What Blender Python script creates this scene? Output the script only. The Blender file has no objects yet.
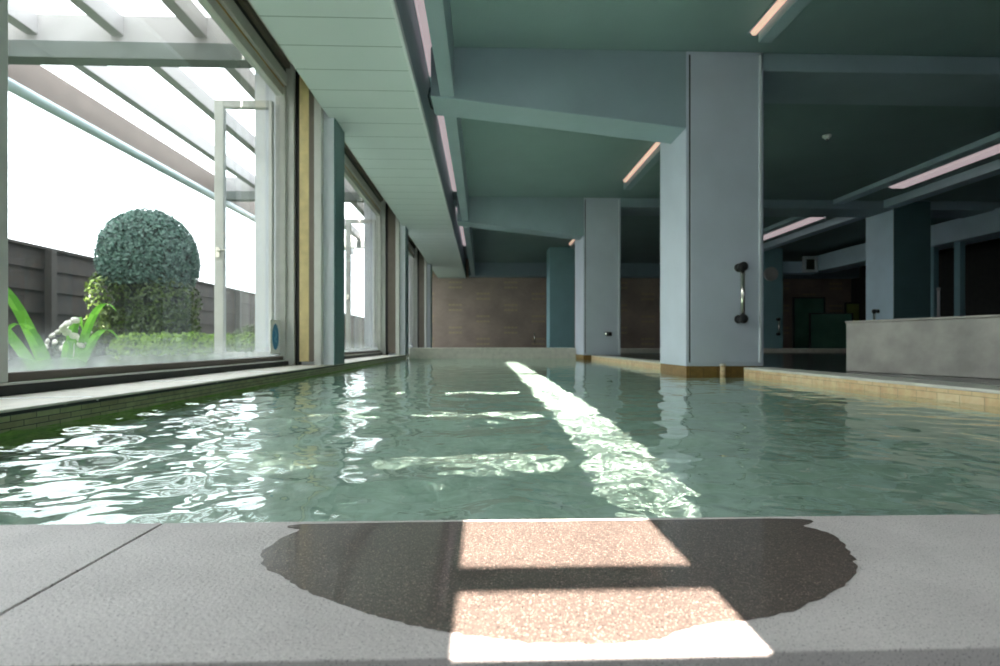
import bpy, bmesh, math, random
import numpy as np
from mathutils import Vector, Matrix
random.seed(7); rng = np.random.default_rng(11)
S = bpy.context.scene
COL = S.collection
CH = 0.177                       # camera height above the pool surround (z = 0)

# ------------------------------------------------------------------ helpers
class MB:
    def __init__(s): s.v = []; s.f = []; s.mi = []; s.cur = 0
    def quad(s, a, b, c, d):
        n = len(s.v); s.v += [tuple(a), tuple(b), tuple(c), tuple(d)]
        s.f.append((n, n+1, n+2, n+3)); s.mi.append(s.cur); return s
    def tri(s, a, b, c):
        n = len(s.v); s.v += [tuple(a), tuple(b), tuple(c)]
        s.f.append((n, n+1, n+2)); s.mi.append(s.cur); return s
    def box(s, x0, x1, y0, y1, z0, z1):
        n = len(s.v)
        s.v += [(x0,y0,z0),(x1,y0,z0),(x1,y1,z0),(x0,y1,z0),(x0,y0,z1),(x1,y0,z1),(x1,y1,z1),(x0,y1,z1)]
        for f in ((0,3,2,1),(4,5,6,7),(0,1,5,4),(1,2,6,5),(2,3,7,6),(3,0,4,7)):
            s.f.append(tuple(n+i for i in f)); s.mi.append(s.cur)
        return s
    def hexa(s, p):              # 8 points, bottom ring then top ring
        n = len(s.v); s.v += [tuple(q) for q in p]
        for f in ((0,3,2,1),(4,5,6,7),(0,1,5,4),(1,2,6,5),(2,3,7,6),(3,0,4,7)):
            s.f.append(tuple(n+i for i in f)); s.mi.append(s.cur)
        return s
    def prism(s, pts, z0, z1):
        n = len(s.v); m = len(pts)
        s.v += [(x,y,z0) for x,y in pts] + [(x,y,z1) for x,y in pts]
        s.f.append(tuple(n+m-1-i for i in range(m))); s.mi.append(s.cur)
        s.f.append(tuple(n+m+i for i in range(m))); s.mi.append(s.cur)
        for i in range(m):
            j = (i+1) % m
            s.f.append((n+i, n+j, n+m+j, n+m+i)); s.mi.append(s.cur)
        return s
    def tube(s, pts, r, seg=12, cap=True):
        pts = [Vector(p) for p in pts]; m = len(pts)
        rs = r if isinstance(r, (list, tuple)) else [r]*m
        n0 = len(s.v); up = None
        for i, p in enumerate(pts):
            t = (pts[min(i+1,m-1)] - pts[max(i-1,0)]).normalized()
            if up is None:
                a = Vector((0,0,1)) if abs(t.z) < .9 else Vector((1,0,0))
                up = (a - t*a.dot(t)).normalized()
            else:
                up = (up - t*up.dot(t)).normalized()
            w = t.cross(up)
            for k in range(seg):
                an = 2*math.pi*k/seg
                s.v.append(tuple(p + (up*math.cos(an) + w*math.sin(an))*rs[i]))
        for i in range(m-1):
            for k in range(seg):
                k2 = (k+1) % seg
                s.f.append((n0+i*seg+k, n0+i*seg+k2, n0+(i+1)*seg+k2, n0+(i+1)*seg+k)); s.mi.append(s.cur)
        if cap:
            s.f.append(tuple(n0+seg-1-k for k in range(seg))); s.mi.append(s.cur)
            s.f.append(tuple(n0+(m-1)*seg+k for k in range(seg))); s.mi.append(s.cur)
        return s
    def lathe(s, c, axis, prof, seg=28):   # prof: (dist along axis, radius)
        c = Vector(c); ax = Vector(axis).normalized()
        return s.tube([c + ax*(d + i*1e-6) for i, (d, r) in enumerate(prof)], [max(r, 1e-4) for d, r in prof], seg)
    def build(s, name, mat, parent=None, smooth=False, bevel=0, bseg=2):
        me = bpy.data.meshes.new(name)
        me.from_pydata(s.v, [], s.f); me.validate(); me.update()
        mats = mat if isinstance(mat, (list, tuple)) else [mat]
        for m in mats: me.materials.append(m)
        if len(mats) > 1: me.polygons.foreach_set('material_index', s.mi)
        b = bmesh.new(); b.from_mesh(me); bmesh.ops.recalc_face_normals(b, faces=b.faces); b.to_mesh(me); b.free()
        if smooth: me.polygons.foreach_set('use_smooth', [True]*len(me.polygons))
        o = bpy.data.objects.new(name, me); COL.objects.link(o)
        if parent: o.parent = parent; o.matrix_parent_inverse = parent_inv(parent)
        if bevel:
            md = o.modifiers.new('bevel', 'BEVEL'); md.width = bevel; md.segments = bseg; md.limit_method = 'ANGLE'
        return o
def parent_inv(p):
    m = Matrix.Translation(p.location) if p.parent is None else Matrix.Identity(4)
    return m.inverted()
def thing(name, label, cat, loc=(0,0,0), group=None, kind=None):
    o = bpy.data.objects.new(name, None); COL.objects.link(o); o.location = loc; o.empty_display_size = .05
    if kind: o['kind'] = kind
    if label: o['label'] = label
    if cat: o['category'] = cat
    if group: o['group'] = group
    return o
def tag(o, label, cat, group=None, kind=None):
    o['label'] = label; o['category'] = cat
    if group: o['group'] = group
    if kind: o['kind'] = kind
    return o
def struct(o): o['kind'] = 'structure'; return o
def box(*a): return MB().box(*a)

# ------------------------------------------------------------------ materials
def lin(r, g, b):
    f = lambda c: (c/12.92 if c <= .04045 else ((c+.055)/1.055)**2.4)
    return (f(r/255), f(g/255), f(b/255), 1)
def new(name):
    m = bpy.data.materials.new(name); m.use_nodes = True
    return m, m.node_tree.nodes, m.node_tree.links
def mat(name, c, rough=.6, metal=0, noise=.1, scale=6, bump=0, bscale=40, coat=0, c2=None, spec=.5):
    m, N, L = new(name); p = N['Principled BSDF']
    p.inputs['Roughness'].default_value = rough; p.inputs['Metallic'].default_value = metal
    p.inputs['Coat Weight'].default_value = coat; p.inputs['Coat Roughness'].default_value = .08
    p.inputs['Specular IOR Level'].default_value = spec
    tc = N.new('ShaderNodeTexCoord')
    n = N.new('ShaderNodeTexNoise'); n.inputs['Scale'].default_value = scale; n.inputs['Detail'].default_value = 6
    L.new(tc.outputs['Object'], n.inputs['Vector'])
    r = N.new('ShaderNodeValToRGB'); r.color_ramp.elements[0].position = .3; r.color_ramp.elements[1].position = .7
    if c2 is None:
        r.color_ramp.elements[0].color = tuple(max(0, v*(1-noise)) for v in c[:3]) + (1,)
        r.color_ramp.elements[1].color = tuple(min(1, v*(1+noise)) for v in c[:3]) + (1,)
    else:
        r.color_ramp.elements[0].color = c; r.color_ramp.elements[1].color = c2
    L.new(n.outputs['Fac'], r.inputs['Fac']); L.new(r.outputs['Color'], p.inputs['Base Color'])
    if bump:
        b = N.new('ShaderNodeBump'); b.inputs['Strength'].default_value = bump; b.inputs['Distance'].default_value = .01
        n2 = N.new('ShaderNodeTexNoise'); n2.inputs['Scale'].default_value = bscale; n2.inputs['Detail'].default_value = 4
        L.new(tc.outputs['Object'], n2.inputs['Vector'])
        L.new(n2.outputs['Fac'], b.inputs['Height']); L.new(b.outputs['Normal'], p.inputs['Normal'])
    return m
def math_node(N, L, op, a, b=None, c=None):
    n = N.new('ShaderNodeMath'); n.operation = op
    for i, v in enumerate((a, b, c)):
        if v is None: continue
        if isinstance(v, (int, float)): n.inputs[i].default_value = v
        else: L.new(v, n.inputs[i])
    return n.outputs[0]

M = {}
M['ceiling'] = mat('ceiling_paint', lin(136,160,160), .75, noise=.05, scale=2, bump=.15, bscale=60)
M['beam'] = mat('beam_paint', lin(150,170,178), .6, noise=.05, scale=3, bump=.1, bscale=80)
M['column'] = mat('column_paint', lin(198,206,218), .5, noise=.05, scale=3, bump=.1, bscale=90)
M['column_blue'] = mat('blue_column_paint', lin(212,236,248), .5, noise=.05, scale=3)
M['pier'] = mat('pale_pier_paint', lin(236,240,248), .5, noise=.04, scale=3, bump=.1, bscale=90)
M['shade_tint'] = mat('painted_shade_teal', lin(84,118,120), .45, noise=.06, scale=3)  # shade put into the colour of pier sides and one column front
M['column_teal'] = mat('teal_column_paint', lin(140,182,188), .5, noise=.06, scale=3, bump=.1, bscale=90)
M['edge'] = mat('edge_trim_paint', lin(232,238,242), .4, noise=.03)
M['alu'] = mat('grey_aluminium', lin(206,207,202), .4, metal=.1, noise=.06, scale=9)
M['bronze'] = mat('bronze_aluminium', lin(112,104,94), .45, metal=.25, noise=.08, scale=9)
M['alu_dark'] = mat('dark_aluminium', lin(52,56,55), .5, metal=.4, noise=.1)
M['rail'] = mat('grey_green_rail_paint', lin(104,112,108), .5)
M['gold'] = mat('brass_coloured_strip', lin(190,160,100), .4, metal=.6)
M['tan'] = mat('tan_wood_jamb', lin(228,208,152), .6, noise=.12, scale=12)
M['chrome'] = mat('polished_steel', lin(225,222,210), .14, metal=1, noise=.02)
M['black'] = mat('black_rubber', lin(22,22,22), .45)
M['pergola'] = mat('pergola_white_paint', lin(178,175,175), .55, noise=.05)
M['pergola_beam'] = mat('pergola_weathered_beam', lin(116,104,96), .65, noise=.12, scale=4)
M['pvc'] = mat('pale_blue_gutter_pipe', lin(190,208,212), .35, noise=.04)
M['pale_stone'] = mat('pale_kerb_stone', lin(214,210,198), .6, noise=.1, scale=14, bump=.2)
M['parapet'] = mat('grey_partition_stone', lin(158,154,146), .55, noise=.22, scale=7, bump=.15)
M['dark_floor'] = mat('wet_dark_floor', lin(62,68,66), .18, noise=.25, scale=9, bump=.1)
M['dark_wall'] = mat('dark_stone_wall', lin(34,34,30), .5, noise=.3, scale=12, bump=.2)
M['dark_glass'] = mat('dark_green_glass', lin(92,140,120), .25, noise=.2, scale=2)
M['olive'] = mat('olive_panel', lin(160,172,96), .5, noise=.15)
M['white_plastic'] = mat('white_plastic', lin(245,247,245), .35, noise=.02)
M['grass'] = mat('lawn_grass', lin(66,80,58), .9, noise=.4, scale=14, bump=.6, bscale=60, c2=lin(92,108,76))
M['fence'] = mat('dark_fence_boards', lin(14,14,14), .75, noise=.3, scale=5, bump=.2, c2=lin(46,38,28))
M['fence_post'] = mat('fence_post_wood', lin(48,45,40), .75, noise=.15, scale=9)
M['bark'] = mat('trunk_bark', lin(70,56,44), .9, noise=.3, scale=20, bump=.5)
M['outer_wall'] = mat('outer_render', lin(200,198,190), .8, noise=.05)
M['roof'] = mat('roof_slab_concrete', lin(130,128,124), .8)
M['shadow_metal'] = mat('bracket_metal', lin(40,50,50), .4, metal=.5)

def emission(name, c, s):
    m, N, L = new(name); p = N['Principled BSDF']
    p.inputs['Base Color'].default_value = c; p.inputs['Emission Color'].default_value = c
    p.inputs['Emission Strength'].default_value = s; p.inputs['Roughness'].default_value = .4
    return m
M['lamp'] = emission('pinkish_lamp_diffuser', lin(222,202,206), .46)
M['lamp_warm'] = emission('warm_lamp_diffuser', lin(250,206,184), .6)

# boarded soffit: lateral boards 0.3 m wide with fine shadow joints
def board_mat():
    m, N, L = new('boarded_soffit'); p = N['Principled BSDF']; p.inputs['Roughness'].default_value = .45
    tc = N.new('ShaderNodeTexCoord'); sp = N.new('ShaderNodeSeparateXYZ'); L.new(tc.outputs['Object'], sp.inputs[0])
    fr = math_node(N, L, 'FRACT', math_node(N, L, 'MULTIPLY', sp.outputs['Y'], 1/.3))
    line = math_node(N, L, 'LESS_THAN', math_node(N, L, 'ABSOLUTE', math_node(N, L, 'SUBTRACT', fr, .5)), .014)
    n = N.new('ShaderNodeTexNoise'); n.inputs['Scale'].default_value = 3; L.new(tc.outputs['Object'], n.inputs['Vector'])
    r = N.new('ShaderNodeValToRGB'); r.color_ramp.elements[0].color = lin(214,226,228); r.color_ramp.elements[1].color = lin(224,234,236)
    L.new(n.outputs['Fac'], r.inputs[0])
    mx = N.new('ShaderNodeMix'); mx.data_type = 'RGBA'; L.new(line, mx.inputs[0]); L.new(r.outputs[0], mx.inputs[6])
    mx.inputs[7].default_value = lin(150,168,168); L.new(mx.outputs[2], p.inputs['Base Color'])
    b = N.new('ShaderNodeBump'); b.inputs['Strength'].default_value = .5; b.inputs['Distance'].default_value = .004; b.invert = True
    L.new(line, b.inputs['Height']); L.new(b.outputs[0], p.inputs['Normal'])
    return m
M['soffit'] = board_mat()

# brick / tile pattern; axes: which object axes are (u, v)
def tile_mat(name, u, v, w, h, c1, c2, mortar, ms=.004, rough=.35, off=.5, noise=.0):
    m, N, L = new(name); p = N['Principled BSDF']; p.inputs['Roughness'].default_value = rough
    tc = N.new('ShaderNodeTexCoord'); sp = N.new('ShaderNodeSeparateXYZ'); L.new(tc.outputs['Object'], sp.inputs[0])
    cb = N.new('ShaderNodeCombineXYZ'); L.new(sp.outputs[u], cb.inputs[0]); L.new(sp.outputs[v], cb.inputs[1])
    br = N.new('ShaderNodeTexBrick'); L.new(cb.outputs[0], br.inputs['Vector'])
    br.inputs['Scale'].default_value = 1; br.inputs['Brick Width'].default_value = w; br.inputs['Row Height'].default_value = h
    br.inputs['Mortar Size'].default_value = ms; br.offset = off
    br.inputs['Color1'].default_value = c1; br.inputs['Color2'].default_value = c2; br.inputs['Mortar'].default_value = mortar
    n = N.new('ShaderNodeTexNoise'); n.inputs['Scale'].default_value = 25; n.inputs['Detail'].default_value = 5; L.new(tc.outputs['Object'], n.inputs['Vector'])
    mx = N.new('ShaderNodeMix'); mx.data_type = 'RGBA'; mx.blend_type = 'OVERLAY'; mx.inputs[0].default_value = .5
    L.new(br.outputs['Color'], mx.inputs[6]); L.new(n.outputs['Fac'], mx.inputs[7]); L.new(mx.outputs[2], p.inputs['Base Color'])
    b = N.new('ShaderNodeBump'); b.inputs['Strength'].default_value = .4; b.inputs['Distance'].default_value = .003; b.invert = True
    L.new(br.outputs['Fac'], b.inputs['Height']); L.new(b.outputs[0], p.inputs['Normal'])
    return m
M['brick'] = tile_mat('mossy_brick_tile', 'Y', 'Z', .085, .0175, lin(150,158,112), lin(132,132,94), lin(52,56,42), .0014)
M['algae'] = mat('green_algae_stone', lin(74,120,40), .7, noise=.3, scale=30, c2=lin(120,160,60))
M['tile_y'] = tile_mat('ochre_edge_tile', 'Y', 'Z', .11, .034, lin(232,206,162), lin(222,190,142), lin(196,170,130), .002)
M['plinth'] = tile_mat('ochre_plinth_tile', 'X', 'Z', .11, .2, lin(150,116,60), lin(120,92,48), lin(90,70,40), .002)
M['basin'] = tile_mat('green_pool_tile', 'X', 'Y', .1, .1, lin(176,198,186), lin(172,194,182), lin(168,190,178), .004, off=0)
M['basin_wall'] = tile_mat('green_pool_wall_tile', 'Y', 'Z', .1, .1, lin(176,198,186), lin(172,194,182), lin(168,190,178), .004, off=0)

# far wall: brown tile with staggered pairs of golden dashes
def far_mat():
    m, N, L = new('brown_motif_tile'); p = N['Principled BSDF']; p.inputs['Roughness'].default_value = .4
    tc = N.new('ShaderNodeTexCoord'); sp = N.new('ShaderNodeSeparateXYZ'); L.new(tc.outputs['Object'], sp.inputs[0])
    X, Z = sp.outputs['X'], sp.outputs['Z']
    cb = N.new('ShaderNodeCombineXYZ'); L.new(X, cb.inputs[0]); L.new(Z, cb.inputs[1])
    br = N.new('ShaderNodeTexBrick'); L.new(cb.outputs[0], br.inputs['Vector']); br.inputs['Scale'].default_value = 1
    br.inputs['Brick Width'].default_value = .09; br.inputs['Row Height'].default_value = .045; br.inputs['Mortar Size'].default_value = .004
    br.inputs['Color1'].default_value = lin(178,160,146); br.inputs['Color2'].default_value = lin(172,154,140); br.inputs['Mortar'].default_value = lin(158,142,130)
    def motif(ox, oz):
        fx = math_node(N, L, 'FRACT', math_node(N, L, 'DIVIDE', math_node(N, L, 'ADD', X, ox), 1.62))
        fz = math_node(N, L, 'FRACT', math_node(N, L, 'DIVIDE', math_node(N, L, 'ADD', Z, oz), .66))
        inx = math_node(N, L, 'LESS_THAN', fx, .25)
        row = math_node(N, L, 'LESS_THAN', math_node(N, L, 'FRACT', math_node(N, L, 'MULTIPLY', fz, 4.4)), .38)
        inz = math_node(N, L, 'LESS_THAN', fz, .4)
        dash = math_node(N, L, 'LESS_THAN', math_node(N, L, 'FRACT', math_node(N, L, 'MULTIPLY', fx, 16.0)), .8)
        return math_node(N, L, 'MULTIPLY', math_node(N, L, 'MULTIPLY', inx, dash), math_node(N, L, 'MULTIPLY', row, inz))
    mk = math_node(N, L, 'MAXIMUM', motif(1.0, .18), motif(.19, .51))
    mx = N.new('ShaderNodeMix'); mx.data_type = 'RGBA'; L.new(math_node(N, L, 'MULTIPLY', mk, .4), mx.inputs[0])
    n = N.new('ShaderNodeTexNoise'); n.inputs['Scale'].default_value = 1.5; n.inputs['Detail'].default_value = 6; L.new(tc.outputs['Object'], n.inputs['Vector'])
    ov = N.new('ShaderNodeMix'); ov.data_type = 'RGBA'; ov.blend_type = 'OVERLAY'; ov.inputs[0].default_value = .5
    L.new(br.outputs['Color'], ov.inputs[6]); L.new(n.outputs['Fac'], ov.inputs[7])
    L.new(ov.outputs[2], mx.inputs[6]); mx.inputs[7].default_value = lin(214,196,140); L.new(mx.outputs[2], p.inputs['Base Color'])
    return m
M['far'] = far_mat()

# speckled stone of the near edge, dry and wet
def stone(name, base, dark, light, rough, wet):
    m, N, L = new(name); p = N['Principled BSDF']
    tc = N.new('ShaderNodeTexCoord')
    def noise(sc, det=3):
        n = N.new('ShaderNodeTexNoise'); n.inputs['Scale'].default_value = sc; n.inputs['Detail'].default_value = det
        L.new(tc.outputs['Object'], n.inputs['Vector']); return n.outputs['Fac']
    def ramp(f, a, b, ca, cb):
        r = N.new('ShaderNodeValToRGB'); r.color_ramp.elements[0].position = a; r.color_ramp.elements[1].position = b
        r.color_ramp.elements[0].color = ca; r.color_ramp.elements[1].color = cb; L.new(f, r.inputs[0]); return r.outputs[0]
    w = (1,1,1,1); k = (0,0,0,1)
    big = ramp(noise(14, 6), .3, .7, tuple(v*.88 for v in base[:3])+(1,), tuple(v*1.1 for v in base[:3])+(1,))
    m1 = N.new('ShaderNodeMix'); m1.data_type = 'RGBA'; L.new(ramp(noise(650, 2), .34, .40, w, k), m1.inputs[0]); L.new(big, m1.inputs[6]); m1.inputs[7].default_value = dark
    m2 = N.new('ShaderNodeMix'); m2.data_type = 'RGBA'; L.new(ramp(noise(850, 2), .60, .67, k, w), m2.inputs[0]); L.new(m1.outputs[2], m2.inputs[6]); m2.inputs[7].default_value = light
    L.new(m2.outputs[2], p.inputs['Base Color'])
    p.inputs['Roughness'].default_value = rough
    b = N.new('ShaderNodeBump'); b.inputs['Strength'].default_value = .5 if not wet else .25; b.inputs['Distance'].default_value = .0015
    L.new(noise(300, 4), b.inputs['Height']); L.new(b.outputs[0], p.inputs['Normal'])
    if wet:
        p.inputs['Coat Weight'].default_value = .9; p.inputs['Coat Roughness'].default_value = .06; p.inputs['Coat IOR'].default_value = 1.33
    return m
M['slab'] = stone('dry_grey_stone', lin(188,182,178), lin(118,113,110), lin(216,210,205), .55, False)
M['wet'] = stone('wet_speckled_stone', lin(84,75,69), lin(42,38,36), lin(170,150,136), .4, True)
M['near_floor'] = stone('dark_speckled_floor', lin(96,96,96), lin(50,50,50), lin(130,130,130), .6, False)

def glass_mat(fog):
    m, N, L = new('window_glass' if not fog else 'fogged_window_glass')
    for n in list(N):
        if n.type != 'OUTPUT_MATERIAL': N.remove(n)
    out = N['Material Output']
    tr = N.new('ShaderNodeBsdfTransparent'); tr.inputs[0].default_value = (.97,.98,.985,1)
    gl = N.new('ShaderNodeBsdfGlossy'); gl.inputs['Roughness'].default_value = .02
    fr = N.new('ShaderNodeFresnel'); ge = N.new('ShaderNodeNewGeometry')
    L.new(math_node(N, L, 'MULTIPLY_ADD', ge.outputs['Backfacing'], 1/1.45-1.45, 1.45), fr.inputs['IOR'])
    mx = N.new('ShaderNodeMixShader'); L.new(fr.outputs[0], mx.inputs[0]); L.new(tr.outputs[0], mx.inputs[1]); L.new(gl.outputs[0], mx.inputs[2])
    last = mx.outputs[0]
    if fog:    # condensation and lime film that thickens towards the bottom of the pane
        tc = N.new('ShaderNodeTexCoord'); sp = N.new('ShaderNodeSeparateXYZ'); L.new(tc.outputs['Object'], sp.inputs[0])
        n = N.new('ShaderNodeTexNoise'); n.inputs['Scale'].default_value = 9; n.inputs['Detail'].default_value = 8; L.new(tc.outputs['Object'], n.inputs['Vector'])
        zr = N.new('ShaderNodeMapRange'); zr.inputs['From Min'].default_value = .08; zr.inputs['From Max'].default_value = .27
        zr.inputs['To Min'].default_value = .72; zr.inputs['To Max'].default_value = .03; L.new(sp.outputs['Z'], zr.inputs['Value'])
        zz = math_node(N, L, 'POWER', zr.outputs[0], 2.0)
        fac = math_node(N, L, 'MULTIPLY', zz, math_node(N, L, 'ADD', math_node(N, L, 'MULTIPLY', n.outputs['Fac'], .8), .45))
        fac = math_node(N, L, 'MINIMUM', math_node(N, L, 'ADD', fac, .008), .85)
        tl = N.new('ShaderNodeBsdfTranslucent'); tl.inputs[0].default_value = (.75,.8,.82,1)
        df = N.new('ShaderNodeBsdfDiffuse'); df.inputs[0].default_value = (.7,.75,.77,1)
        ad = N.new('ShaderNodeMixShader'); ad.inputs[0].default_value = .5; L.new(tl.outputs[0], ad.inputs[1]); L.new(df.outputs[0], ad.inputs[2])
        m2 = N.new('ShaderNodeMixShader'); L.new(fac, m2.inputs[0]); L.new(last, m2.inputs[1]); L.new(ad.outputs[0], m2.inputs[2]); last = m2.outputs[0]
    L.new(last, out.inputs['Surface'])
    return m
m, N, L = new('frosted_fill_panel'); p = N['Principled BSDF']; p.inputs['Base Color'].default_value = lin(200,205,205); p.inputs['Roughness'].default_value = .6
t = N.new('ShaderNodeBsdfTranslucent'); t.inputs[0].default_value = (.55,.58,.64,1)  # translucent sheet added out of view, sunlit from behind as soft fill
mx = N.new('ShaderNodeMixShader'); mx.inputs[0].default_value = .14
L.new(p.outputs[0], mx.inputs[1]); L.new(t.outputs[0], mx.inputs[2]); L.new(mx.outputs[0], N['Material Output'].inputs['Surface']); M['frosted_fill'] = m
M['glass'] = glass_mat(False); M['fog'] = glass_mat(True)

def leaf_mat(name, c1, c2, tr=.35):
    m, N, L = new(name); p = N['Principled BSDF']; p.inputs['Roughness'].default_value = .45
    g = N.new('ShaderNodeNewGeometry')
    tc = N.new('ShaderNodeTexCoord'); n = N.new('ShaderNodeTexNoise'); n.inputs['Scale'].default_value = 9; L.new(tc.outputs['Object'], n.inputs['Vector'])
    f = math_node(N, L, 'ADD', math_node(N, L, 'MULTIPLY', g.outputs['Random Per Island'], .6), math_node(N, L, 'MULTIPLY', n.outputs['Fac'], .4))
    r = N.new('ShaderNodeValToRGB'); r.color_ramp.elements[0].color = c1; r.color_ramp.elements[1].color = c2
    r.color_ramp.elements[0].position = .2; r.color_ramp.elements[1].position = .85
    L.new(f, r.inputs[0]); L.new(r.outputs[0], p.inputs['Base Color'])
    t = N.new('ShaderNodeBsdfTranslucent'); L.new(r.outputs[0], t.inputs[0])
    mx = N.new('ShaderNodeMixShader'); mx.inputs[0].default_value = tr
    L.new(p.outputs[0], mx.inputs[1]); L.new(t.outputs[0], mx.inputs[2]); L.new(mx.outputs[0], N['Material Output'].inputs['Surface'])
    return m
M['leaf_top'] = leaf_mat('sky_hazed_leaves', lin(54,86,76), lin(124,160,146))  # bluish tint stands in for hazy sky reflected off the crown
M['leaf_low'] = leaf_mat('yellow_green_leaves', lin(30,54,26), lin(88,112,38))
M['leaf_hedge'] = leaf_mat('hedge_leaves', lin(60,96,30), lin(150,190,60))
M['leaf_big'] = leaf_mat('broad_bright_leaves', lin(84,150,40), lin(130,196,70), .5)
M['petal'] = mat('white_petals', lin(235,232,222), .6, noise=.03)

# water: smooth refracting surface, waves are real geometry
m, N, L = new('pool_water'); N.remove(N['Principled BSDF'])
gb = N.new('ShaderNodeBsdfGlass'); gb.inputs['IOR'].default_value = 1.33; gb.inputs['Roughness'].default_value = 0
gb.inputs['Color'].default_value = (.95,.985,.965,1); L.new(gb.outputs[0], N['Material Output'].inputs['Surface'])
M['water'] = m

# ------------------------------------------------------------------ the shell
Y_B, Y_F = -.6, 15.5             # back and far wall
XW = -1.68                       # glass line
CE, SO, HT = 2.51, 2.10, 2.52             # ceiling, soffit
def slit(y0, y1, yc, z0, z1, x0, x1, b=None):  # leaves a slit out of view, added to throw the pool's sun strip
    b = b or MB()
    b.box(x0, .305, y0, yc, z0, z1); b.box(.50, x1, y0, yc, z0, z1); b.box(x0, x1, yc, y1, z0, z1)
    return b
struct(slit(Y_B, Y_F, 3.4, CE, CE+.05, -.25, 12).build('ceiling', M['ceiling']))
struct(slit(Y_B, 16, 2.35, 3.25, 3.40, -1.95, 12).build('trim_1', M['roof']))           # roof slab
sf = MB(); sf.box(-1.31, -.505, Y_B, Y_F, SO, SO+.03)
struct(sf.build('trim_2', M['soffit']))
fa = MB(); fa.box(-.52, -.497, Y_B, Y_F, SO-.012, SO+.045); struct(fa.build('trim_3', M['edge'], bevel=.006))
struct(box(-.55, -.505, Y_B, Y_F, SO+.045, 2.66).build('trim_4', M['beam']))      # riser of the cove
struct(box(-1.31, -1.28, Y_B, Y_F, SO+.03, HT).build('trim_5', M['bronze']))
struct(box(-1.95, -1.28, Y_B, Y_F, HT, HT+.05).build('trim_30', M['outer_wall']))
struct(box(-.66, -.30, Y_B, Y_F, 2.66, 2.72).build('trim_31', M['beam']))
struct(box(-1.95, -1.74, Y_B, Y_F, HT+.05, 3.25).build('trim_32', M['outer_wall']))
# long beams beside the cove and over the column rows
for k, (x0, x1, zb, zt, y0, y1) in enumerate(((-.335,-.225,2.12,2.66,Y_B,Y_F), (2.03,2.13,2.40,CE,Y_B,3.85), (2.03,2.13,2.40,CE,4.79,7.6), (2.03,2.13,2.40,CE,9.18,12.3),
                                     (5.66,5.84,2.44,CE,Y_B,Y_F), (6.5,6.72,2.385,CE,Y_B,Y_F))):
    struct(box(x0, x1, y0, y1, zb, zt).build(f'trim_{40+k}', M['beam'] if k < 4 else M['column_blue'], bevel=.006))
# haunched cross beams
BY = (4.17, 8.40)
for k, y in enumerate(BY):
    b = MB(); d = .34
    b.hexa([(-.41,y,2.12),(1.62,y,1.895),(1.62,y+d,1.895),(-.41,y+d,2.12),(-.41,y,CE),(1.62,y,CE),(1.62,y+d,CE),(-.41,y+d,CE)])
    struct(b.build(f'trim_{10+k}', M['beam'], bevel=.008))
    struct(box(2.19, 12, y, y+.58, 2.365, CE).build(f'trim_{12+k}', M['beam'], bevel=.012))
struct(box(-.41, 12, 15.15, Y_F, 2.12, CE).build('trim_14', M['beam'], bevel=.008))
# walls
struct(box(-1.9, 12, Y_F, Y_F+.2, -.3, 3.25).build('wall_far', M['far']))
struct(box(11, 11.2, Y_B, Y_F, -.3, 3.25).build('wall_right', M['dark_wall']))
# unseen wall added behind the viewer: soft fill, slots shaped for sun patches
SL = 1.5                          # ground distance the sun travels per metre of fall
def wall_holes(x0, x1, z0, z1, y, t, holes):
    xs = sorted({x0, x1, *[h[0] for h in holes], *[h[1] for h in holes]})
    zs = sorted({z0, z1, *[h[2] for h in holes], *[h[3] for h in holes]})
    b = MB()
    for i in range(len(xs)-1):
        for j in range(len(zs)-1):
            cx, cz = (xs[i]+xs[i+1])/2, (zs[j]+zs[j+1])/2
            if any(h[0] < cx < h[1] and h[2] < cz < h[3] for h in holes): continue
            b.box(xs[i], xs[i+1], y-t, y, zs[j], zs[j+1])
    return b
zhit = lambda Y, z: z + (Y - Y_B)/SL
holes = [(-.0175, .165, zhit(.30,0), zhit(.385,0)), (-.0175, .165, zhit(.421,0), zhit(.545,0)),
         (.305, .50, zhit(.80,-.067), 3.25)]
for Ys in (1.134, 1.87, 2.72, 3.55, 4.4):
    for a, c in ((-.77,-.46), (-.30,.22)):
        holes.append((a, c, zhit(Ys+.02,-.067), zhit(Ys+.14,-.067)))
struct(wall_holes(-1.95, 1.6, -.3, 3.25, Y_B, .008, holes).build('sun_slot_wall', M['frosted_fill']))
struct(MB().box(1.6, 12, Y_B-.15, Y_B, -.3, .1).box(1.6, 12, Y_B-.15, Y_B, 1.5, 3.25).box(1.6, 2.4, Y_B-.15, Y_B, .1, 1.5).box(10.5, 12, Y_B-.15, Y_B, .1, 1.5).build('wall_back_right', M['dark_wall']))
struct(box(2.4, 10.5, Y_B-.06, Y_B-.05, .1, 1.5).build('window_6', M['frosted_fill']))  # glowing panel added out of view as fill for the right bay

# ------------------------------------------------------------------ floor, pool
PX0, PX1, PY0, PY1 = -1.285, 1.98, .535, 9.06
WZ, PZ = -.067, -.467
fl = MB()
fl.box(2.2, 11, Y_B, Y_F, -.3, -.003); fl.box(1.8, 2.2, 4.9, Y_F, -.3, -.003)
fl.box(-1.9, 1.8, 9.5, Y_F, -.3, -.003)
struct(fl.build('floor', M['dark_floor']))
struct(box(-1.72, 2.2, Y_B, .298, -.3, -.028).build('floor_near', M['near_floor']))
bs = MB()
bs.quad((-1.5,.4,PZ),(2.4,.4,PZ),(2.4,9.3,PZ),(-1.5,9.3,PZ))
basin = struct(bs.build('pool_floor', M['basin']))
bw = MB()
bw.box(-1.5, PX0-.01, .4, 9.3, PZ, -.3); bw.box(PX1+.02, 2.4, .4, 3.97, PZ, -.302)
bw.box(1.75, 2.4, 4.83, 9.3, PZ, -.302); bw.box(-1.5, 2.4, 9.08, 9.3, PZ, -.3); bw.box(-1.5, 2.4, .36, .5, PZ, WZ-.02)
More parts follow.
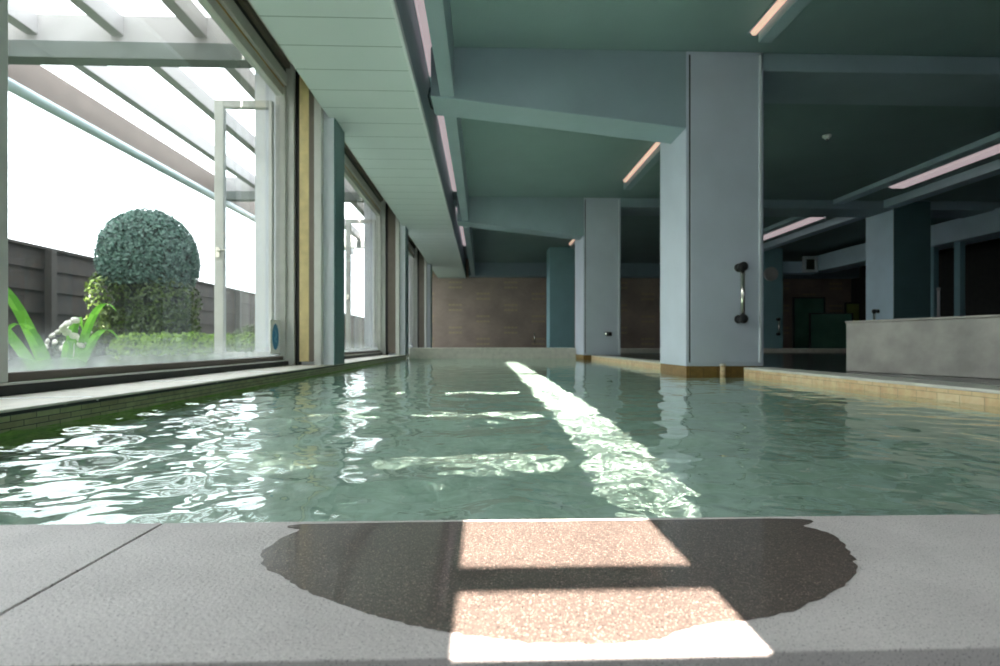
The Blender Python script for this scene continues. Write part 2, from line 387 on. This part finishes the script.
bwall = struct(bw.build('pool_wall', M['basin_wall']))

# water surface
ys = [.50]
while ys[-1] < 9.1: ys.append(ys[-1] + .0075 + .004*max(0, ys[-1]-.6))
xs = np.arange(-1.30, 2.28, .0105); ys = np.array(ys)
GX, GY = np.meshgrid(xs, ys)
H = np.zeros_like(GX)
for i in range(64):
    lam = float(np.exp(rng.uniform(math.log(.03), math.log(.45)))); k = 2*math.pi/lam
    a = rng.normal(math.pi/2, .9); ph = rng.uniform(0, 6.28)
    sl = .0165*(lam/.12)**.0
    H += (sl/k)*np.sin(k*(GX*math.cos(a)+GY*math.sin(a)) + ph + 1.2*np.sin(GX*2.1+i)+1.1*np.sin(GY*1.7+2*i))
H *= np.clip(1.1 - .22*(GY-.6), .22, 1.1) * np.clip(1.0 - .5*(GX-.0), .6, 1.7)
nv = GX.size; nx, ny = len(xs), len(ys)
vs = np.stack([GX.ravel(), GY.ravel(), (H+WZ).ravel()], 1)
idx = np.arange(nv).reshape(ny, nx)
fs = np.stack([idx[:-1,:-1], idx[:-1,1:], idx[1:,1:], idx[1:,:-1]], -1).reshape(-1, 4)
me = bpy.data.meshes.new('pool_water'); me.from_pydata(vs.tolist(), [], fs.tolist()); me.update()
me.polygons.foreach_set('use_smooth', [True]*len(me.polygons)); me.materials.append(M['water'])
water = bpy.data.objects.new('pool_water', me); COL.objects.link(water)
tag(water, 'rippled green pool water filling the long indoor pool', 'water', kind='stuff')
water.cycles.is_caustics_caster = True
for o in (basin, bwall): o.cycles.is_caustics_receiver = True

# near edging stones and the puddle
def slab(x0, x1, label):
    o = box(x0, x1, .30, PY0, -.06, 0).build('edging_stone', M['slab'], bevel=.001)
    return tag(o, label, 'edging stone')
slab(-1.28, -.3172, 'dry grey edging stone in the left foreground, left of the joint')
slab(-.3150, 1.97, 'wide grey edging stone in the foreground carrying the dark puddle')
def gp(px, py, z=0):              # point of the plane z seen at a pixel (used to read off outlines)
    yaw = math.atan(17/530); u = (px-500)/530; v = (344-py)/530
    d = Vector((u*math.cos(yaw)+math.sin(yaw), -u*math.sin(yaw)+math.cos(yaw), v)); t = (z-CH)/d.z
    return d.x*t, d.y*t
out = [(330,524),(300,531),(278,541),(263,553),(264,566),(280,576),(296,586),(318,596),(345,606),(380,617),(415,626),(450,633),(490,639),(530,643),(580,645),(630,643),(660,640),(680,632),(705,625),(745,621),(790,611),(830,594),(852,578),(855,562),(846,548),(835,536),(805,527),(770,519)]
pts = [gp(x, y) for x, y in out]
pts = [(x, min(y, PY0-.003)) for x, y in pts]
dense = []
for i in range(len(pts)):
    p0, p1, p2, p3 = [Vector(pts[(i+j-1) % len(pts)]) for j in range(4)]
    last = i == len(pts)-1
    for k in range(6):
        t = k/6
        if last: q = p1.lerp(p2, t)
        else: q = .5*((2*p1)+(-p0+p2)*t+(2*p0-5*p1+4*p2-p3)*t*t+(-p0+3*p1-3*p2+p3)*t**3)
        q = q + Vector((rng.normal(0,.0009), rng.normal(0,.0006)))
        dense.append((q.x, min(q.y, PY0-.003)))
tag(MB().prism(dense, .0001, .0007).build('puddle', M['wet']), 'dark wet puddle with a lobed outline on the foreground stone edge', 'puddle')

# left coping: sill stone on brick-tiled kerb
cp = thing('window_coping', 'long pale sill coping with mossy brick face below the left windows', 'coping', (-1.5, 4, 0))
MB().box(-1.9, PX0, .55, 9.05, -.008, 0).build('sill_stone', M['pale_stone'], cp, bevel=.003)
box(-1.9, PX0-.006, .55, 9.05, -.018, -.008).build('drip_groove', M['alu_dark'], cp)
box(-1.9, PX0-.003, .55, 9.05, -.064, -.018).build('brick_face', M['brick'], cp)
box(-1.9, PX0-.003, .55, 9.05, -.3, -.064).build('algae_band', M['algae'], cp)
for y in (1.80, 2.60, 3.42):
    MB().tube([(-1.60,y-.05,-.001),(-1.5,y-.03,-.001),(-1.40,y-.005,-.001),(-1.31,y+.012,-.002),(-1.287,y+.016,-.008)], .0045, 8).build('sun_streak', M['white_plastic'], cp)  # streaks of sunlight across the sill, modelled as white beads
# far kerb
tag(box(-1.26, 1.60, 9.06, 9.5, -.3, .112).build('pool_kerb', M['pale_stone'], bevel=.01), 'low pale stone kerb across the far end of the pool', 'kerb')
# right copings
def coping(x0, x1, y0, y1, label):
    r = thing('pool_coping', label, 'coping', ((x0+x1)/2, (y0+y1)/2, 0))
    box(x0+.004, x1, y0, y1, -.3, -.016).build('tile_face', M['tile_y'], r)
    box(x0, x1, y0, y1, -.016, 0).build('cap_stone', M['pale_stone'], r, bevel=.005)
coping(1.98, 2.2, .535, 3.97, 'ochre tiled pool coping in front of the low grey stone partition')
coping(1.72, 1.9, 4.80, 8.38, 'ochre tiled pool coping running between the two white columns')
# low stone partition on the right
d = Vector((.233,-.817)).normalized(); nrm = Vector((-d.y, d.x))
if nrm.x < 0: nrm = -nrm
a = Vector((2.40, 3.43)); b2 = a + d*2.3; t = nrm*.28
pp = thing('stone_partition', 'low grey stone partition standing on the right pool edge', 'partition', (2.6,2.6,0))
MB().prism([(a.x,a.y),(b2.x,b2.y),(b2.x+t.x,b2.y+t.y),(a.x+t.x,a.y+t.y)], -.002, .315).build('body', M['parapet'], pp, bevel=.004)
e = nrm*.012
MB().prism([(a.x-e.x,a.y-e.y),(b2.x-e.x,b2.y-e.y),(b2.x+t.x,b2.y+t.y),(a.x+t.x,a.y+t.y)], .315, .328).build('cap', M['parapet'], pp, bevel=.003)
# raised ledge at the back of the bath area
lg = tag(box(2.75, 8.3, 10.5, 11.1, -.003, .085).build('step_ledge', M['pale_stone'], bevel=.01), 'pale low step ledge at the back behind the columns', 'step')

# ------------------------------------------------------------------ columns
def column(x, y, w, d, label, z0=0, m='column', plinth=False, top=CE, trims=True, face=False):
    r = thing('column', label, 'column', (x+w/2, y+d/2, z0), None)
    box(x, x+w, y, y+d, z0, top).build('shaft', M[m], r, bevel=.006)
    if trims:
        box(x+.035, x+w-.035, y-.008, y+.01, z0+.03, top-.03).build('front_panel', M[m], r, bevel=.004)
        box(x+.024, x+.036, y-.004, y+.01, z0+.03, top-.03).build('groove', M['alu_dark'], r)
        box(x+w-.045, x+w-.025, y-.016, y+.01, z0+.03, top-.03).build('edge_strip', M['edge'], r, bevel=.003)
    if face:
        box(x+.004, x+w-.004, y-.012, y+.006, z0+.01, top-.01).build('front_panel', M['shade_tint'], r, bevel=.003)  # darker front face, its shade painted on
    if plinth:
        box(x+.004, x+w-.004, y+.004, y+d-.004, PZ, z0).build('plinth', M['plinth'], r)
    return r
column(1.615, 4.17, .63, .62, 'big pale column standing in the pool, with the long grab bar', plinth=True)
column(1.60, 8.40, .60, .78, 'pale column at the far pool corner with the small round steel fitting', plinth=True)
column(1.60, 12.68, .60, .62, 'teal column farthest back beside the brown tiled wall', m='column_teal', trims=False)
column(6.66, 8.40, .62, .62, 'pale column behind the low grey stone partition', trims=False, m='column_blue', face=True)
column(6.68, 12.68, .62, .62, 'teal column with the round clock', m='column_teal', trims=False)
for y, lab in ((4.55, 'nearest pale pier between the left windows, beside the tan jamb'), (8.68, 'second pale pier along the left window wall'), (12.85, 'farthest pale pier on the left window wall')):
    r = thing('window_pier', lab, 'pier', (-1.6, y+.15, 0))
    box(-1.93, -1.268, y, y+.31, 0, HT).build('shaft', M['pier'], r, bevel=.004)
    box(-1.268, -1.258, y+.006, y+.31, 0, HT).build('shaded_side', M['shade_tint'], r)  # hall-facing side, shade painted as a darker colour

# ------------------------------------------------------------------ windows
def window(n, y0, y1, sash=True, mull=True, fog=True):
    r = thing(f'window_{n}', None, None, (XW, (y0+y1)/2, 0), kind='structure')
    f = MB(); f.box(-1.73, -1.62, y0, y1, 0, .036); f.build('sill_track', M['alu_dark'], r)
    box(-1.64, -1.618, y0, y1, .036, .043).build('sill_lip', M['alu'], r)
    box(-1.71, -1.65, y0, y1, .043, .077).build('bottom_rail', M['bronze'], r, bevel=.004)
    h = MB(); h.box(-1.71, -1.65, y0, y1, 2.23, 2.32); h.build('top_rail', M['alu'], r, bevel=.004)
    box(-1.655, -1.645, y0, y1, 2.30, 2.312).build('brass_strip', M['gold'], r)
    box(-1.73, -1.625, y0, y1, 2.32, 2.42).build('head_frame', M['alu'], r, bevel=.006)
    box(-1.73, -1.64, y0, y1, 2.42, 2.47).build('head_groove', M['alu_dark'], r)
    box(-1.73, -1.605, y0, y1, 2.47, HT).build('head_cover', M['bronze'], r, bevel=.005)
    for ya, yb in ((y0, y0+.05), (y1-.035, y1)):
        box(-1.715, -1.635, ya, yb, .043, 2.32).build('stile', M['alu'], r, bevel=.005)
    if mull:
        pass
    box(XW-.003, XW+.003, y0+.05, y1-.035, .077, 2.23).build('pane', M['fog'] if fog else M['glass'], r)
    return r
window(1, 1.832, 4.47)
window(2, 4.87, 8.58)
window(3, 9.04, 12.75)
window(4, 13.2, 15.45)
window(5, -.55, 1.832)
# stepped jamb at the right of each window, against the pier
for n, y in enumerate((4.47, 8.60, 12.77)):
    j = thing(f'trim_{20+n}', None, None, (-1.5, y, 0), kind='structure')
    box(-1.72, -1.575, y, y+.05, .0, HT).build('outer_jamb', M['alu'], j, bevel=.004)
    box(-1.575, -1.536, y+.035, y+.07, .0, HT).build('shadow_gap', M['black'], j)
    box(-1.536, -1.455, y+.02, y+.07, .03, 2.42).build('wood_jamb', M['tan'] if n == 0 else M['bronze'], j)
    box(-1.455, -1.41, y+.01, y+.07, .03, HT).build('bronze_jamb', M['bronze'], j)
    box(-1.41, -1.35, y+.0, y+.07, .0, HT).build('grey_jamb', M['alu'], j, bevel=.004)
# casement sashes opened outwards at right angles
def sash(y, label):
    r = thing('casement_sash', label, 'casement', (-1.70, y, 0))
    x0, x1, z0, z1 = -2.18, -1.715, .05, 2.16
    box(x0, x0+.075, y-.03, y+.02, z0, z1).build('stile', M['alu'], r, bevel=.006)
    box(x1-.03, x1, y-.03, y+.02, z0, z1).build('hinge_stile', M['alu'], r, bevel=.006)
    box(x0+.075, x1-.03, y-.03, y+.02, z1-.06, z1).build('top_rail', M['alu'], r, bevel=.006)
    box(x0+.075, x1-.03, y-.03, y+.02, z0, z0+.06).build('bottom_rail', M['alu'], r, bevel=.006)
    box(x0+.075, x1-.03, y-.007, y-.001, z0+.06, z1-.06).build('pane', M['glass'], r)
    la = MB(); la.box(x0+.02, x0+.05, y-.045, y-.03, .88, .96); la.tube([(x0+.035,y-.05,.93),(x0+.10,y-.055,.935)], .007, 8)
    la.build('latch', M['chrome'], r)
sash(4.40, 'open casement sash of the nearest window, swung out before the topiary')
sash(8.52, 'open casement sash of the second window, swung out past the first pier')
sash(12.68, 'open casement sash of the third window far down the left wall')
# notice on the glass
st = thing('window_notice', 'small white notice with a blue oval stuck on the nearest window', 'notice', (-1.674, 4.28, .25))
box(-1.6768, -1.675, 4.235, 4.432, .098, .372).build('card', M['white_plastic'], st)
ov = MB(); ov.prism([(4.335+.066*math.cos(t*math.pi/16), .235+.105*math.sin(t*math.pi/16)) for t in range(32)], 0, .001)
ov.v = [(-1.6749+z, u, w) for u, w, z in ov.v]
ov.build('blue_oval', mat('blue_print', lin(40,140,190), .4), st)
sw = MB()
for pts_ in ([(4.32,.29),(4.335,.27),(4.347,.245),(4.335,.225)], [(4.315,.23),(4.325,.205),(4.347,.195)]):
    sw.tube([(-1.6735, u, w) for u, w in pts_], .006, 6)
sw.build('pale_mark', mat('pale_blue_print', lin(120,190,220), .4), st)

# ------------------------------------------------------------------ pergola and garden
pg = thing('pergola', 'white pergola with open rafters outside the left windows', 'pergola', (-3, 6, -.2))
for x in (-2.31, -2.98, -3.66):
    box(x-.05, x+.05, -.5, 15, 2.69, 2.85).build('rafter', M['pergola'], pg, bevel=.006)
for y in (4.42, 8.65, 12.85):
    box(-4.3, -1.93, y, y+.14, 2.63, 2.86).build('cross_beam', M['pergola'], pg, bevel=.006)
    box(-4.3, -1.93, y-.03, y+.10, 2.49, 2.63).build('cross_rail', M['rail'], pg, bevel=.006)
box(-4.34, -4.20, -.5, 15, 2.53, 2.83).build('edge_beam', M['pergola_beam'], pg, bevel=.01)
MB().tube([(-4.17,-.5,2.46),(-4.17,15,2.46)], .055, 14).build('gutter_pipe', M['pvc'], pg, smooth=True)
for y in (8.75, 12.95):
    box(-2.62, -2.46, y, y+.16, -.2, 2.63).build('post', M['pergola'], pg, bevel=.006)
struct(MB().quad((-40,-6,-.2),(-1.9,-6,-.2),(-1.9,60,-.2),(-40,60,-.2)).build('ground', M['grass']))

fn = thing('board_fence', 'tall dark board fence along the back of the garden', 'fence', (-6.4, 12, -.2))
for k in range(11):
    z = -.15 + k*.158
    if k % 2 == 0: box(-6.46, -6.43, 3, 34, z, z+.15).build('board', M['fence'], fn)
    else: box(-6.43, -6.40, 3, 34, z-.01, z+.165).build('board', M['fence'], fn)
box(-6.48, -6.38, 3, 34, 1.555, 1.60).build('cap_rail', M['fence'], fn, bevel=.006)
for y in (5.0, 8.0, 11.0, 14.0, 17.0, 21.0, 25.0):
    box(-6.40, -6.30, y-.05, y+.05, -.2, 1.56).build('post', M['fence_post'], fn, bevel=.006)

def leaf_cloud(lobes, n, size, jitter=.12, seed=1, zmin=-9):
    r = np.random.default_rng(seed); b = MB(); V = []; F = []
    tot = sum(l[3]*l[4]*l[5] for l in lobes)
    for cx, cy, cz, rx, ry, rz in lobes:
        c = int(n*rx*ry*rz/tot) if len(lobes) > 1 else n
        for _ in range(c):
            u = r.normal(size=3); u /= np.linalg.norm(u)
            rad = 1 - abs(r.normal(0, jitter))
            p = Vector((cx+rx*u[0]*rad, cy+ry*u[1]*rad, cz+rz*u[2]*rad))
            if p.z < zmin: continue
            nn = (Vector(u) + Vector(r.normal(size=3))*.55).normalized()
            tt = nn.cross(Vector(r.normal(size=3))).normalized(); bb = nn.cross(tt); s = size*r.uniform(.7, 1.35)
            b.quad(p - tt*s, p - bb*s*.45, p + tt*s, p + bb*s*.45)
    return b
tp = thing('topiary_tree', 'domed clipped topiary tree in the garden beyond the nearest window', 'tree', (-4.74, 7.65, -.2))
leaf_cloud([(-4.71,7.65,1.36,.625,.64,.72)], 13500, .032, .09, 3, .98).build('crown', M['leaf_top'], tp)
leaf_cloud([(-4.98,7.5,.85,.40,.5,.40),(-4.42,7.55,.75,.42,.5,.42),(-4.70,7.7,.45,.62,.6,.5),(-4.95,7.4,.38,.42,.45,.36),(-4.40,7.4,.38,.45,.45,.38),(-4.70,7.65,.98,.52,.5,.28)], 12000, .03, .15, 4).build('skirt', M['leaf_low'], tp)
core = MB()
core.tube([(-4.72,7.65,-.2),(-4.73,7.66,.5),(-4.72,7.65,1.2)], [.09,.07,.04], 10); core.build('trunk', M['bark'], tp, smooth=True)
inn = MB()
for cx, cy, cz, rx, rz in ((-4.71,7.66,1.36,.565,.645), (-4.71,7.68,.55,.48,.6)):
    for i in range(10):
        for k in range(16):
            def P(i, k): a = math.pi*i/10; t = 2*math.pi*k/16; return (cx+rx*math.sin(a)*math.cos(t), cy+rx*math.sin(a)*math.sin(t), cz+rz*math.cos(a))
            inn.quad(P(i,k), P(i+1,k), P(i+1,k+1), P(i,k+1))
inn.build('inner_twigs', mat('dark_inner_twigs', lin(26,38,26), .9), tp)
hb = leaf_cloud([(-4.15+.33*i, 6.5, .06, .3, .35, .26) for i in range(6)], 7000, .03, .12, 6)
hd = tag(hb.build('low_hedge', M['leaf_hedge']), 'low bright green hedge at the foot of the topiary', 'hedge')
sh = leaf_cloud([(-4.3+.5*i, 10.0+.3*(i%2), .12, .4, .4, .42) for i in range(3)], 4500, .035, .15, 8)
tag(sh.build('garden_shrub', M['leaf_low']), 'rounded shrub row right of the topiary, behind the open sash', 'shrub')

# broad-leaved plant just outside the window
def blade(b, pts, w):
    pts = [Vector(p) for p in pts]; m = len(pts); side = Vector((.25,.97,0)).normalized()
    L_ = []
    for i, p in enumerate(pts):
        t = i/(m-1); hw = w*math.sin(math.pi*(.12+.88*t)**.8)**.8 if t < 1 else 0.001
        L_.append((p - side*hw, p - Vector((0,0,.25*hw)), p + side*hw))
    for i in range(m-1):
        a, c, d_ = L_[i]; a2, c2, d2 = L_[i+1]
        b.quad(a, c, c2, a2); b.quad(c, d_, d2, c2)
pl = thing('broad_leaf_plant', 'bright green broad-leaved plant against the nearest window pane', 'plant', (-2.3, 2.85, -.2))
px_, py_ = -2.2, 2.85
def arc(dx, dy, h, droop, base=(0,0)):
    o_ = []
    for i in range(13):
        t = i/12; o_.append((px_+base[0]+dx*t, py_+base[1]+dy*t, -.2 + h*math.sin(t*math.pi*.62)/math.sin(math.pi*.62)*1.0 - droop*t*t))
    return o_
for dx, dy, h, dr, w in ((-.50,-.05,.74,.12,.034),(-.44,-.32,.60,.10,.032),(.26,.02,.55,.0,.026),(.14,.22,.46,.06,.03),(-.12,.3,.55,.1,.03),(-.05,-.3,.5,.1,.03),(.2,-.2,.42,.1,.03)):
    b = MB(); blade(b, arc(dx, dy, h, dr), w); b.build('leaf', M['leaf_big'], pl, smooth=True)
fl_ = MB()
for k in range(9):
    a = k*.7; fl_.lathe((px_+.05+.03*math.cos(a), py_+.03*math.sin(a), .16+.016*k), (math.cos(a)*.6, math.sin(a)*.6, .6), [(0,.004),(.012,.02),(.02,.022),(.026,.012),(.028,.002)], 8)
fl_.tube([(px_+.05,py_,-.2),(px_+.05,py_,.18)], .008, 6); fl_.build('flower_spike', M['petal'], pl, smooth=True)
wf = thing('white_flower_bush', 'small bush of white flowers at the left foot of the topiary', 'flowers', (-5.05, 6.75, -.2))
leaf_cloud([(-5.05,6.75,.05,.28,.25,.26)], 1500, .03, .2, 12).build('leaves', M['leaf_low'], wf)
fw = MB()
for k in range(16):
    u = rng.normal(size=3); u /= np.linalg.norm(u); u[2] = abs(u[2]); u[1] = -abs(u[1])
    fw.lathe((-5.05+.28*u[0], 6.75+.25*u[1], .1+.28*u[2]), tuple(u), [(0,.006),(.02,.03),(.035,.036),(.045,.02),(.05,.003)], 8)
fw.build('blossoms', M['petal'], wf, smooth=True)
# unseen wall added to shade the garden, with a hole lighting the topiary
struct(wall_holes(-30, -1.95, -.3, 13, -3.0, .3, [(-5.5,-5.0,7.2,8.0)]).build('garden_sun_block', M['outer_wall']))

# ------------------------------------------------------------------ fittings
def grab(name_label, p, axis, L_, r=.016, out=.07, group=None):
    # vertical bar on a face whose outward normal is axis
    p = Vector(p); n = Vector(axis)
    g = thing('grab_bar', name_label, 'grab bar', p)
    z0, z1 = p.z - L_/2, p.z + L_/2
    q = p + n*out
    MB().tube([(q.x,q.y,z0),(q.x,q.y,z1)], r, 16).build('bar', M['chrome'], g, smooth=True)
    for z in (z0, z1):
        mt = MB(); mt.lathe((p.x,p.y,z), n, [(0,.034),(.012,.034),(.016,.024),(out-.025,.022),(out-.02,.034),(out+.018,.036),(out+.028,.024),(out+.03,.002)], 20)
        mt.build('mount', M['black'], g, smooth=True)
grab('long steel grab bar with black mounts on the big near column', (2.035, 4.162, CH+.402), (0,-1,0), .41, .017)
grab('short grab bar on the teal column below the round clock', (7.16, 12.675, CH+.42), (0,-1,0), .36, .024)
grab('grab bar low on the pale column behind the stone partition', (6.657, 8.72, CH+.40), (-1,0,0), .30, .02)
kn = thing('wall_fitting', 'small round steel fitting low on the far pool corner column', 'fitting', (1.96, 8.38, CH+.16))
MB().lathe((1.96,8.392,CH+.16), (0,-1,0), [(0,.028),(.01,.028),(.014,.014),(.04,.014),(.045,.03),(.065,.034),(.075,.026),(.078,.002)], 20).build('handle', M['chrome'], kn, smooth=True)
box(1.985, 2.05, 8.37, 8.392, CH+.125, CH+.19).build('back_plate', M['black'], kn, bevel=.004)
ck = thing('round_clock', 'round pale clock on the distant teal column', 'clock', (6.99, 12.68, CH+1.70))
MB().lathe((6.99,12.682,CH+1.70), (0,-1,0), [(0,.17),(.05,.17),(.055,.15),(.045,.148)], 32).build('case', M['alu'], ck, smooth=False)
MB().lathe((6.99,12.64,CH+1.70), (0,-1,0), [(0,.148),(.004,.148)], 32).build('dial', M['white_plastic'], ck)
h_ = MB(); h_.box(6.983,6.997,12.630,12.635,CH+1.70,CH+1.79); h_.hexa([(6.99,12.630,CH+1.695),(7.06,12.630,CH+1.735),(7.06,12.635,CH+1.735),(6.99,12.635,CH+1.695),(6.99,12.630,CH+1.707),(7.06,12.630,CH+1.747),(7.06,12.635,CH+1.747),(6.99,12.635,CH+1.707)])
h_.build('hands', M['black'], ck)
sp_ = thing('water_spout', 'short pale pipe stub at the foot of the big near column', 'pipe', (1.88, 4.08, 0))
MB().tube([(1.88,4.10,-.12),(1.88,4.10,.012)], .02, 14).build('pipe', M['tile_y'], sp_, smooth=True)
MB().lathe((1.88,4.10,.008), (0,0,1), [(0,.024),(.012,.024),(.014,.018),(.015,.002)], 16).build('cap', M['pale_stone'], sp_, smooth=True)
tpw = thing('wall_tap', 'small steel tap at the foot of the brown far wall', 'tap', (1.5, 15.45, .2))
MB().tube([(1.5,15.49,.42),(1.5,15.40,.42),(1.5,15.37,.38),(1.5,15.37,.2)], .018, 10).build('spout', M['chrome'], tpw, smooth=True)
MB().lathe((1.5,15.44,.42), (0,0,1), [(0,.02),(.05,.02),(.06,.035),(.08,.03),(.085,.002)], 12).build('handle', M['chrome'], tpw, smooth=True)
sn = thing('ceiling_sensor', 'small white round sensor on the dark ceiling right of the near column', 'sensor', (3.84, 5.80, CE))
MB().lathe((3.84,5.80,CE), (0,0,-1), [(0,.045),(.02,.045),(.03,.03),(.045,.022),(.05,.002)], 20).build('housing', M['white_plastic'], sn, smooth=True)
MB().lathe((3.84,5.80,CE-.045), (0,0,-1), [(0,.014),(.015,.012),(.018,.002)], 12).build('lens', M['black'], sn, smooth=True)
br_ = tag(MB().tube([(-.415,4.2,2.20),(-.435,4.25,2.16),(-.43,4.42,2.145),(-.412,4.48,2.15)], .009, 8).build('beam_bracket', M['shadow_metal'], smooth=True), 'small metal hook bracket at the left end of the nearest cross beam', 'bracket')

# linear lamps
def lamp(x0, x1, y0, y1, z, label, m='lamp', housing='beam', th=.05):
    g = thing('strip_light', label, 'ceiling light', ((x0+x1)/2, (y0+y1)/2, z))
    c = (x1-x0)*.2
    MB().hexa([(x0+c,y0+.02,z),(x1-c,y0+.02,z),(x1-c,y1-.02,z),(x0+c,y1-.02,z),(x0,y0,z+th*.7),(x1,y0,z+th*.7),(x1,y1,z+th*.7),(x0,y1,z+th*.7)]).build('diffuser', M[m], g)
    box(x0-.008, x1+.008, y0-.02, y1+.02, z+th*.7, z+th).build('housing', M[housing], g, bevel=.004)
lamp(-.495,-.37,1.2,4.9,2.612,'pinkish strip light in the cove above the nearest cross beam')
lamp(-.495,-.37,5.75,8.5,2.612,'pinkish strip light in the cove between the two cross beams')
lamp(-.495,-.37,9.6,13.2,2.612,'pinkish strip light at the far end of the cove')
lamp(1.985,2.024,.6,3.88,2.46,'thin warm strip light above the near column, toward the viewer','lamp_warm')
lamp(1.985,2.024,5.0,7.45,2.46,'thin warm strip light between the near and the far column','lamp_warm')
lamp(1.985,2.024,9.2,12.2,2.46,'thin warm strip light behind the far corner column','lamp_warm')
lamp(5.93,6.22,2.5,7.6,2.458,'long pinkish strip light at the upper right, before the partition column')
lamp(5.93,6.24,8.99,11.6,2.458,'pinkish strip light behind the near column, above the clock')

# dark bathing area on the far right
bk = thing('duct_bulkhead', 'blue grey boxed duct hung along the dark right side', 'duct', (8.4, 8, 2.2))
box(8.36, 8.9, 1.5, 7.9, 2.0, 2.39).build('duct_box', M['column_blue'], bk, bevel=.006)
box(8.36, 8.9, 7.96, 13.3, 2.0, 2.39).build('duct_box', M['column_blue'], bk, bevel=.006)
box(8.38, 8.9, 7.9, 7.96, 2.01, 2.38).build('joint', M['alu_dark'], bk)
box(7.36, 8.36, 13.0, 13.3, 1.95, 2.24).build('end_box', M['column_blue'], bk, bevel=.006)
vt = thing('vent_grille', 'square framed vent on the duct end behind the clock column', 'vent', (8.1, 12.95, 2.1))
vf = MB(); x0, x1, z0, z1, t = 7.97, 8.34, 1.96, 2.36, .07
vf.box(x0,x1,12.93,12.998,z0,z0+t); vf.box(x0,x1,12.93,12.998,z1-t,z1); vf.box(x0,x0+t,12.93,12.998,z0+t,z1-t); vf.box(x1-t,x1,12.93,12.998,z0+t,z1-t)
vf.build('frame', M['edge'], vt, bevel=.005)
vs_ = MB(); 
for k in range(5): vs_.box(x0+t, x1-t, 12.965, 12.975, z0+t+.01+k*.052, z0+t+.034+k*.052)
vs_.box(x0+t, x1-t, 12.98, 12.996, z0+t, z1-t); vs_.build('slats', M['black'], vt)
def screen(x0, x1, y, z1, m, label, z0=-.003):
    g = thing('glass_screen', label, 'screen', ((x0+x1)/2, y, 0))
    box(x0+.03, x1-.03, y, y+.02, z0+.03, z1-.03).build('panel', M[m], g)
    f = MB(); f.box(x0,x0+.03,y-.01,y+.03,z0,z1); f.box(x1-.03,x1,y-.01,y+.03,z0,z1); f.box(x0+.03,x1-.03,y-.01,y+.03,z1-.03,z1); f.box(x0+.03,x1-.03,y-.01,y+.03,z0,z0+.03)
    f.build('frame', M['alu_dark'], g)
screen(8.1, 8.95, 13.6, 1.4, 'dark_glass', 'taller dark green glass screen in the black recess behind the clock column')
screen(8.1, 9.2, 12.9, .95, 'dark_glass', 'lower dark green glass screen left of the partition column')
screen(9.35, 9.75, 13.4, 1.25, 'olive', 'small olive panel screen beside the partition column')
for y, lab in ((9.75, 'teal door post right of the partition column, nearer the white pole'), (9.2, 'teal door post right of the white pole')):
    r = thing('door_post', lab, 'post', (8.5, y, 0))
    box(8.46, 8.56, y-.06, y+.06, -.003, 1.999).build('post', M['column_teal'], r, bevel=.005)
    box(8.44, 8.58, y-.08, y+.08, -.003, .06).build('foot', M['alu_dark'], r)
wp = thing('white_pole', 'thin white pole standing between the two teal door posts', 'pole', (8.3, 9.35, 0))
MB().tube([(8.3,9.4,-.003),(8.3,9.4,1.15)], .022, 12).build('pole', M['white_plastic'], wp, smooth=True)
MB().lathe((8.3,9.4,1.15),(0,0,1),[(0,.03),(.05,.03),(.06,.015),(.062,.002)],12).build('cap', M['alu'], wp, smooth=True)
struct(box(9.6, 9.7, 2, 13.2, -.3, 2.3).build('wall_inner', M['dark_wall']))

# ------------------------------------------------------------------ light and camera
w = bpy.data.worlds.new('sky'); S.world = w; w.use_nodes = True
bg = w.node_tree.nodes['Background']; bg.inputs[0].default_value = (.92,.97,1,1); bg.inputs[1].default_value = 5
sd = bpy.data.lights.new('sun', 'SUN'); sd.energy = 54; sd.angle = math.radians(.35); sd.color = (1,.88,.80)
sd.cycles.is_caustics_light = True
so = bpy.data.objects.new('sun', sd); COL.objects.link(so); so.location = (0,-8,6)
so.rotation_euler = Vector((0, SL, -1)).to_track_quat('-Z', 'Y').to_euler()
for n, (ya, yb) in enumerate(((-.5,4.4),(4.86,8.58),(9.04,12.75),(13.2,15.4))):
    pd = bpy.data.lights.new('portal', 'AREA'); pd.shape = 'RECTANGLE'; pd.size = yb-ya; pd.size_y = 2.2; pd.cycles.is_portal = True
    po = bpy.data.objects.new('portal', pd); COL.objects.link(po); po.location = (-1.78, (ya+yb)/2, 1.15)
    po.rotation_euler = Matrix(((0,0,-1),(1,0,0),(0,-1,0))).to_euler()
cam = bpy.data.cameras.new('camera'); co = bpy.data.objects.new('camera', cam); COL.objects.link(co); S.camera = co
cam.lens = 19.08; cam.sensor_width = 36; cam.shift_y = .011; cam.clip_start = .01
co.location = (0,0,CH); co.rotation_euler = (math.pi/2, 0, -math.atan(17/530))
cam.dof.use_dof = True; cam.dof.focus_distance = .75; cam.dof.aperture_fstop = 8
v = S.view_settings; v.view_transform = 'Standard'; v.look = 'None'; v.gamma = 1; v.exposure = 0.32; v.use_curve_mapping = False
S.cycles.use_denoising = True
S.cycles.max_bounces = 12; S.cycles.diffuse_bounces = 6; S.cycles.transparent_max_bounces = 16
S.cycles.caustics_refractive = True; S.cycles.caustics_reflective = True
S.cycles.sample_clamp_indirect = 8
